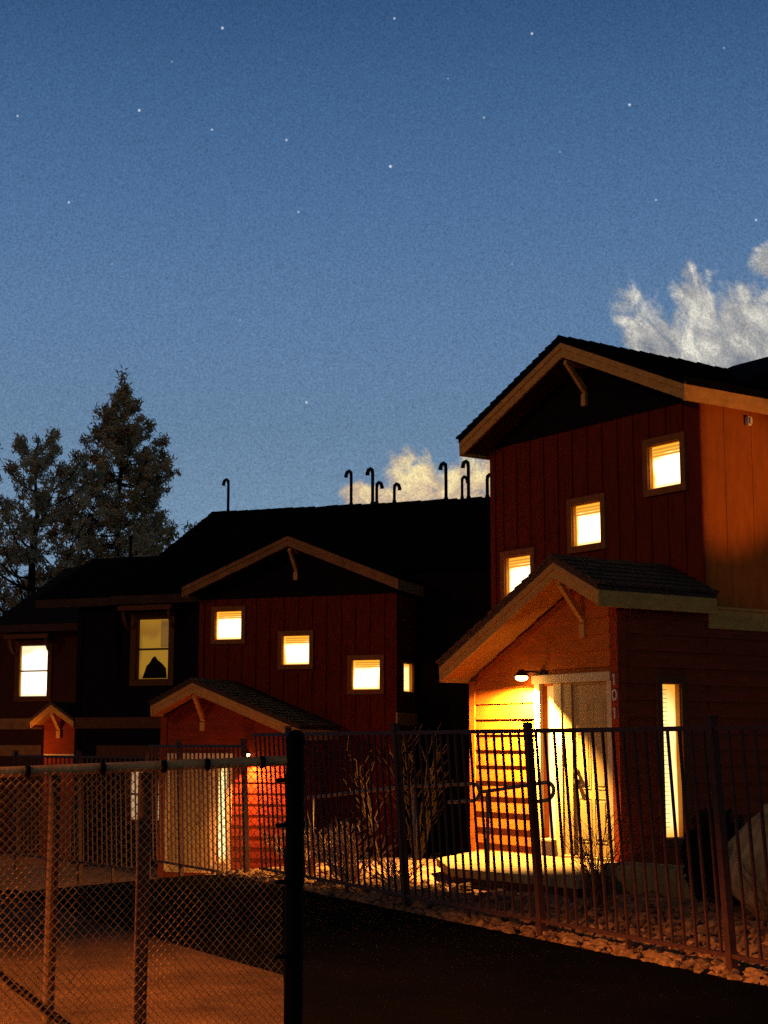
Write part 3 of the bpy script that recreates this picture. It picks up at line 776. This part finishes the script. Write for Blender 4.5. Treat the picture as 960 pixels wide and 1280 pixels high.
# dark leafy shrub left of the boulder
def leaf_shrub(label, loc, r, n, m, seed):
    rnd = random.Random(seed); bm = BM()
    for i in range(n):
        while True:
            p = Vector((rnd.uniform(-1, 1), rnd.uniform(-1, 1), rnd.uniform(-1, 1)))
            if p.length < 1 and noise.noise(p*2.2+Vector((seed, 0, 0))) > -.12: break
        c = Vector((p.x*r[0], p.y*r[1], (p.z+.95)*r[2])); q = Vector((rnd.gauss(0, 1), rnd.gauss(0, 1), rnd.gauss(0, 1))).normalized(); t = q.orthogonal().normalized(); l = rnd.uniform(.025, .05)
        vs = [bm.verts.new(c+q*l), bm.verts.new(c+t*l*.4), bm.verts.new(c-q*l), bm.verts.new(c-t*l*.4)]; bm.faces.new(vs)
    for i in range(6):
        a = rnd.uniform(0, 6.3); tube(bm, [(0, 0, -.03), (math.cos(a)*r[0]*.6, math.sin(a)*r[1]*.6, r[2]*1.5)], [.014, .004], 5)
    me = bpy.data.meshes.new('leafy_shrub'); bm.to_mesh(me); bm.free(); me.materials.append(m)
    o = bpy.data.objects.new('leafy_shrub', me); link(o); o.location = (loc[0], loc[1], gz(loc[0], loc[1])); tag(o, label, 'shrub')
leaf_shrub('dark rounded leafy shrub between the narrow window and the boulder', (3.18, 14.9), (.36, .32, .48), 3800, M_['leafd'], 4)

# ------------------------------------------------------------------ pines
def pine(label, loc, H, limbs, m, tuft, seed, trunk_r=.3):
    rnd = random.Random(seed)
    t = thing('pine_tree', label, 'tree', loc, 0, None)
    bm = BM(); tube(bm, [(rnd.gauss(0, .05), rnd.gauss(0, .05), H*k/10) for k in range(11)], [trunk_r*(1-.93*k/10) for k in range(11)], 9)
    fol = BM()
    def tuft_at(c, r, up):
        ax = up.normalized(); nb = 30; ce = c
        for i in range(nb):
            q = Vector((rnd.gauss(0, 1), rnd.gauss(0, 1), rnd.gauss(0, 1))).normalized()+ax*.25; q.normalize()
            c = ce+Vector((rnd.gauss(0, 1), rnd.gauss(0, 1), rnd.gauss(0, 1)))*r*.30
            o = q.orthogonal().normalized()*(r*.10); l = r*rnd.uniform(.35, .75)
            fol.faces.new([fol.verts.new(c-o), fol.verts.new(c+o), fol.verts.new(c+q*l+o*.5), fol.verts.new(c+q*l-o*.5)])
    for (z, ang, ln, rise) in limbs:
        a = ang; base = Vector((0, 0, z)); pts = [base]; k = 6
        for j in range(1, k+1):
            s = j/k; pts.append(base+Vector((math.cos(a)*ln*s, math.sin(a)*ln*s, ln*(rise*s+.35*s*s-.12*math.sin(s*3.1)))) + Vector((rnd.gauss(0, .06), rnd.gauss(0, .06), rnd.gauss(0, .05)))*ln*.3)
        r0 = max(.025, trunk_r*.28*ln/4)
        tube(bm, pts, [r0*(1-.8*j/k) for j in range(k+1)], 5)
        nt = int(3+ln*3.6)
        for i in range(nt):
            s = rnd.uniform(.38, 1)**.75; idx = min(k-1, int(s*k)); f = s*k-idx; b = pts[idx].lerp(pts[idx+1], f)
            w = .30*ln*(1.1-s*.55)
            e = b+Vector((rnd.uniform(-w, w), rnd.uniform(-w, w), rnd.uniform(-.1, .55)*min(1.1, w+.25)))
            tube(bm, [b, e], [.018, .006], 3, caps=False)
            tuft_at(e, tuft*rnd.uniform(.7, 1.2), e-b+Vector((0, 0, .3)))
            if rnd.random() < .6: tuft_at(b.lerp(e, .5), tuft*rnd.uniform(.6, 1), Vector((0, 0, 1)))
        tuft_at(pts[-1], tuft*1.1, Vector((0, 0, 1)))
    for i in range(5): tuft_at(Vector((rnd.gauss(0, .08), rnd.gauss(0, .08), H-i*.22)), tuft, Vector((0, 0, 1)))
    mesh_obj('trunk', bm, M_['bark'], t)
    me = bpy.data.meshes.new('crown'); fol.to_mesh(me); fol.free(); me.materials.append(m)
    o = bpy.data.objects.new('crown', me); link(o); o.parent = t
rnd = random.Random(21)
H_ = 16.2; limbs = []
z = 4.5
while z < H_-.5:
    f = 1-(z-4.5)/(H_-4.5); ln = (.25+4.2*f**.98)
    for k in range(5 if f > .15 else 4):
        limbs.append((z+rnd.uniform(-.15, .15), rnd.uniform(0, 6.283), ln*rnd.uniform(.55, 1.22), rnd.uniform(.0, .35)))
    z += .40
pine('tall pointed pine with a brown green crown behind the roofs at left', (-9.55, 55, -1.2), H_, limbs, M_['pine'], .26, 31, .28)
H_ = 12.8; limbs = []
z = 4.2
while z < H_-.4:
    f = (z-4.2)/(H_-4.2); ln = 3.7*(1-f**2)*rnd.uniform(.7, 1)+.5
    for k in range(3):
        limbs.append((z+rnd.uniform(-.15, .15), rnd.uniform(0, 6.283), ln*rnd.uniform(.5, 1.2), rnd.uniform(.1, .6)))
    z += .58
pine('shorter rounded grey green pine at the left edge with open limbs', (-11.5, 50, -1.2), H_, limbs, M_['pine2'], .25, 44, .3)

for o in list(bpy.data.objects):
    g = {'house': 'townhouses in a row', 'tree': 'pines behind the roofs', 'shrub': 'shrubs around the porch', 'handrail': 'steel handrails by the porch'}.get(o.get('category'))
    if g: o['group'] = g
    if o.name.startswith('picket_fence'): o['group'] = 'stretches of iron picket fence'
# ------------------------------------------------------------------ lights
spot('porch_lamp_light', world_of(H1, tuple(c1+Vector((-.02, 0, -.075)))), world_of(H1, (c1.x+.10, c1.y+.75, 0)), 3400, 140, .4, (1, .60, .16), .03)
def pt(name, loc, e, col, r=.05):
    d = bpy.data.lights.new(name, 'POINT'); d.energy = e; d.color = col; d.shadow_soft_size = r
    o = bpy.data.objects.new(name, d); link(o); o.location = loc
pt('porch_hotspot_fill', world_of(H1, tuple(c1+Vector((.10, .07, -.26)))), 8, (1, .62, .18))  # added point light below the lamp, makes the hot spot on the siding
spot('second_porch_lamp', world_of(H2, tuple(c2+Vector((-.02, 0, -.075)))), world_of(H2, (c2.x+.2, c2.y-.9, -.8)), 520, 130, .6, (1, .40, .13), .03)
pt('second_porch_glow', world_of(H2, tuple(c2+Vector((-.55, -.1, -1.0)))), 24, (1, .36, .1))
pt('third_porch_lamp', world_of(H3, (-2.35, -1.6, 1.55)), 26, (1, .42, .08))
# neighbouring porch lamp that lights the right house's side wall
spot('neighbour_lamp', world_of(H1, (4.4, -5.2, 3.4)), world_of(H1, (1.75, 0, 5.25)), 820, 27, .7, (1, .42, .06), .03)
spot('neighbour_spill', world_of(H1, (4.4, -5.2, 3.2)), world_of(H1, (2.6, 0, 5.0)), 60, 40, .6, (1, .4, .08), .1)
spot('mesh_fill_spot', (-3.6, .6, 2.2), (-1.75, 5.0, .35), 420, 26, 1.0, (1, .50, .14), .05)  # added narrow spot, not a real lamp, brightens the left of the mesh
# street lamp off to the left
spot('street_lamp', (-8, 2.5, 5.5), (-2.9, 7.2, 0), 30000, 42, .7, (1, .42, .11), .12)

street_glow = bpy.data.lights.new('street_glow', 'SUN'); street_glow.energy = .29; street_glow.angle = R(1.5); street_glow.color = (1, .46, .13)  # weak warm directional fill added as general street glow, no sun at night
so = bpy.data.objects.new('street_glow', street_glow); link(so); dv = Vector((.74, .60, -.26)); so.rotation_euler = dv.to_track_quat('-Z', 'Y').to_euler()

# ------------------------------------------------------------------ sky
w = bpy.data.worlds.new('World'); sc.world = w; w.use_nodes = True
nt = w.node_tree; N, L = nt.nodes, nt.links; bg = N['Background']; bg.inputs['Strength'].default_value = 1
tc = N.new('ShaderNodeTexCoord'); sp = N.new('ShaderNodeSeparateXYZ'); L.new(tc.outputs['Generated'], sp.inputs[0])
def mth(op, a, b=None, c=None, clamp=False):
    n = N.new('ShaderNodeMath'); n.operation = op; n.use_clamp = clamp
    for i, x in enumerate((a, b, c)):
        if x is None: continue
        if isinstance(x, (int, float)): n.inputs[i].default_value = x
        else: L.new(x, n.inputs[i])
    return n.outputs[0]
def mix(f, a, b):
    n = N.new('ShaderNodeMix'); n.data_type = 'RGBA'
    if isinstance(f, (int, float)): n.inputs[0].default_value = f
    else: L.new(f, n.inputs[0])
    for k, x in ((6, a), (7, b)):
        if isinstance(x, tuple): n.inputs[k].default_value = x+(1,)
        else: L.new(x, n.inputs[k])
    return n.outputs[2]
def s2l(r, g, b): return tuple(((c/255+.055)/1.055)**2.4 if c > 10 else c/255/12.92 for c in (r, g, b))
cr = N.new('ShaderNodeValToRGB'); L.new(sp.outputs['Z'], cr.inputs['Fac']); e = cr.color_ramp.elements
e[0].position = 0; e[0].color = s2l(120, 150, 180)+(1,)
e[1].position = 1; e[1].color = s2l(10, 22, 50)+(1,)
for pos, c in ((.13, (116, 145, 172)), (.2, (101, 131, 162)), (.27, (92, 124, 162)), (.34, (78, 112, 154)), (.40, (65, 100, 142)), (.45, (52, 86, 128)), (.6, (26, 46, 80))):
    k = cr.color_ramp.elements.new(pos); k.color = s2l(*c)+(1,)
sky = cr.outputs[0]
# clouds: gnomonic coordinates s = x/y, t = z/y
yy = mth('MAXIMUM', sp.outputs['Y'], .05)
s_ = mth('DIVIDE', sp.outputs['X'], yy); t_ = mth('DIVIDE', sp.outputs['Z'], yy)
cv = N.new('ShaderNodeCombineXYZ'); L.new(s_, cv.inputs[0]); L.new(t_, cv.inputs[1])
def ns(scale, detail=8, rough=.6, dist=0., off=0.):
    n = N.new('ShaderNodeTexNoise'); n.inputs['Scale'].default_value = scale; n.inputs['Detail'].default_value = detail
    n.inputs['Roughness'].default_value = rough; n.inputs['Distortion'].default_value = dist
    if off:
        m = N.new('ShaderNodeVectorMath'); m.operation = 'ADD'; L.new(cv.outputs[0], m.inputs[0]); m.inputs[1].default_value = (off, off, off); L.new(m.outputs[0], n.inputs['Vector'])
    else: L.new(cv.outputs[0], n.inputs['Vector'])
    return n.outputs['Fac']
def blob(cx, cy, rx, ry, rot=0.):
    ca, sa = math.cos(rot), math.sin(rot)
    dx = mth('SUBTRACT', s_, cx); dy = mth('SUBTRACT', t_, cy)
    u = mth('ADD', mth('MULTIPLY', dx, ca/rx), mth('MULTIPLY', dy, sa/rx)); v = mth('ADD', mth('MULTIPLY', dx, -sa/ry), mth('MULTIPLY', dy, ca/ry))
    return mth('SUBTRACT', 1, mth('SQRT', mth('ADD', mth('MULTIPLY', u, u), mth('MULTIPLY', v, v))))
def union(l):
    r = l[0]
    for x in l[1:]: r = mth('MAXIMUM', r, x)
    return r
warp = mth('MULTIPLY', mth('SUBTRACT', ns(42, 9, .62, .6), .5), 2.0)
warp2 = mth('MULTIPLY', mth('SUBTRACT', ns(170, 5, .6, 0, 3.3), .5), .5)
ax = math.radians(118); ca_, sa_ = math.cos(ax), math.sin(ax)
cs = N.new('ShaderNodeCombineXYZ'); L.new(mth('ADD', mth('MULTIPLY', s_, ca_*.55), mth('MULTIPLY', t_, sa_*.55)), cs.inputs[0]); L.new(mth('ADD', mth('MULTIPLY', s_, -sa_), mth('MULTIPLY', t_, ca_)), cs.inputs[1])
nA = N.new('ShaderNodeTexNoise'); nA.inputs['Scale'].default_value = 60; nA.inputs['Detail'].default_value = 9; nA.inputs['Roughness'].default_value = .6; nA.inputs['Distortion'].default_value = .9; L.new(cs.outputs[0], nA.inputs['Vector'])
warpA = mth('MULTIPLY', mth('SUBTRACT', mth('ADD', mth('MULTIPLY', nA.outputs['Fac'], .6), mth('MULTIPLY', ns(42, 9, .6, .6), .4)), .5), 2.3)
def cover(bl, lo, hi, wp=None):
    f = mth('ADD', mth('ADD', union(bl), wp or warp), warp2)
    n = N.new('ShaderNodeMapRange'); n.interpolation_type = 'SMOOTHSTEP'; L.new(f, n.inputs[0]); n.inputs[1].default_value = lo; n.inputs[2].default_value = hi
    return n.outputs[0]
cA = cover([blob(.182, .262, .018, .042, .5), blob(.224, .252, .056, .032, -.1), blob(.2125, .288, .014, .030, .25), blob(.250, .266, .045, .040), blob(.258, .322, .012, .012)], -.22, .48, warpA)
cB = cover([blob(.024, .172, .022, .020, 0), blob(.052, .166, .048, .024), blob(-.019, .163, .014, .010), blob(.0, .160, .02, .009), blob(.075, .175, .016, .020)], -.08, .5)
shA = mth('ADD', mth('MULTIPLY', ns(26, 6, .6, .8, 1.7), .5), mth('MULTIPLY', nA.outputs['Fac'], .5)); shB = ns(60, 6, .6, .8, 5.1)
def ramp(f, stops):
    r = N.new('ShaderNodeValToRGB'); L.new(f, r.inputs['Fac']); el = r.color_ramp.elements
    el[0].position = stops[0][0]; el[0].color = s2l(*stops[0][1])+(1,); el[1].position = stops[-1][0]; el[1].color = s2l(*stops[-1][1])+(1,)
    for p_, c_ in stops[1:-1]: k = el.new(p_); k.color = s2l(*c_)+(1,)
    return r.outputs[0]
colA = ramp(shA, [(.34, (116, 122, 134)), (.5, (176, 174, 170)), (.60, (232, 228, 212))])
colB = ramp(shB, [(.30, (150, 145, 148)), (.47, (214, 186, 150)), (.64, (245, 224, 168))])
sky = mix(mth('MULTIPLY', cA, .95), sky, colA); sky = mix(mth('MULTIPLY', cB, .97), sky, colB)
# stars
STARS = [(-0.09984,0.8937,0.43741,1.2),(0.00645,0.89566,0.44469,0.9),(0.09161,0.89586,0.43479,1.1),(0.15274,0.90673,0.39307,1.2),(-0.15239,0.90812,0.39,1.2),(-0.10803,0.91801,0.38155,0.8),(0.00407,0.93188,0.36275,1.4),(-0.06164,0.92409,0.37718,0.9),(-0.19721,0.92132,0.33506,0.9),(-0.05461,0.94041,0.33562,0.8),(-0.05033,0.97441,0.21907,1),(0.17098,0.92544,0.33813,0.7),(0.23147,0.91787,0.32239,0.9),(0.06293,0.91875,0.38979,0.7),(-0.22506,0.89658,0.38142,0.8),(-0.1313,0.89896,0.41789,0.4),(0.04007,0.91029,0.41203,0.4),(0.11087,0.92289,0.36875,0.4),(-0.17221,0.93811,0.30049,0.4),(0.08199,0.94913,0.30402,0.4),(-0.09263,0.95849,0.26967,0.4),(0.20729,0.88373,0.41958,0.5)]
tot = None
for x, y, z, mg in STARS:
    v = N.new('ShaderNodeVectorMath'); v.operation = 'DISTANCE'; L.new(tc.outputs['Generated'], v.inputs[0]); v.inputs[1].default_value = (x, y, z)
    n = N.new('ShaderNodeMapRange'); L.new(v.outputs['Value'], n.inputs[0]); n.inputs[1].default_value = (.00065+.0004*mg); n.inputs[2].default_value = .0002; n.inputs[3].default_value = 0; n.inputs[4].default_value = .5*mg
    tot = n.outputs[0] if tot is None else mth('ADD', tot, n.outputs[0])
# fine camera-sensor grain put into the sky colour
sn = N.new('ShaderNodeVectorMath'); sn.operation = 'SCALE'; L.new(tc.outputs['Generated'], sn.inputs[0]); sn.inputs['Scale'].default_value = 820
gn = N.new('ShaderNodeTexNoise'); gn.inputs['Scale'].default_value = 1; gn.inputs['Detail'].default_value = 2; L.new(sn.outputs[0], gn.inputs['Vector'])
gf = mth('MULTIPLY_ADD', gn.outputs['Fac'], 1.1, .45)
vm = N.new('ShaderNodeVectorMath'); vm.operation = 'SCALE'; L.new(sky, vm.inputs[0]); L.new(gf, vm.inputs['Scale'])
va = N.new('ShaderNodeVectorMath'); va.operation = 'ADD'; L.new(vm.outputs[0], va.inputs[0]); L.new(tot, va.inputs[1])
L.new(va.outputs[0], bg.inputs['Color'])
w.cycles.sampling_method = 'MANUAL'; w.cycles.sample_map_resolution = 512

# ------------------------------------------------------------------ camera
cam = bpy.data.cameras.new('camera'); co = bpy.data.objects.new('camera', cam); link(co)
cam.sensor_fit = 'VERTICAL'; cam.sensor_height = 24; cam.lens = 36; cam.clip_end = 5000; cam.clip_start = .1
co.location = (0, 0, 1.65); co.rotation_euler = (math.pi/2+math.atan(290/1920), 0, 0)
sc.camera = co
sc.view_settings.view_transform = 'Standard'; sc.view_settings.look = 'None'; sc.view_settings.exposure = 0
sc.cycles.use_denoising = False
sc.cycles.sample_clamp_indirect = .6
M_['bulb'].cycles.emission_sampling = 'NONE'
sc.cycles.max_bounces = 5
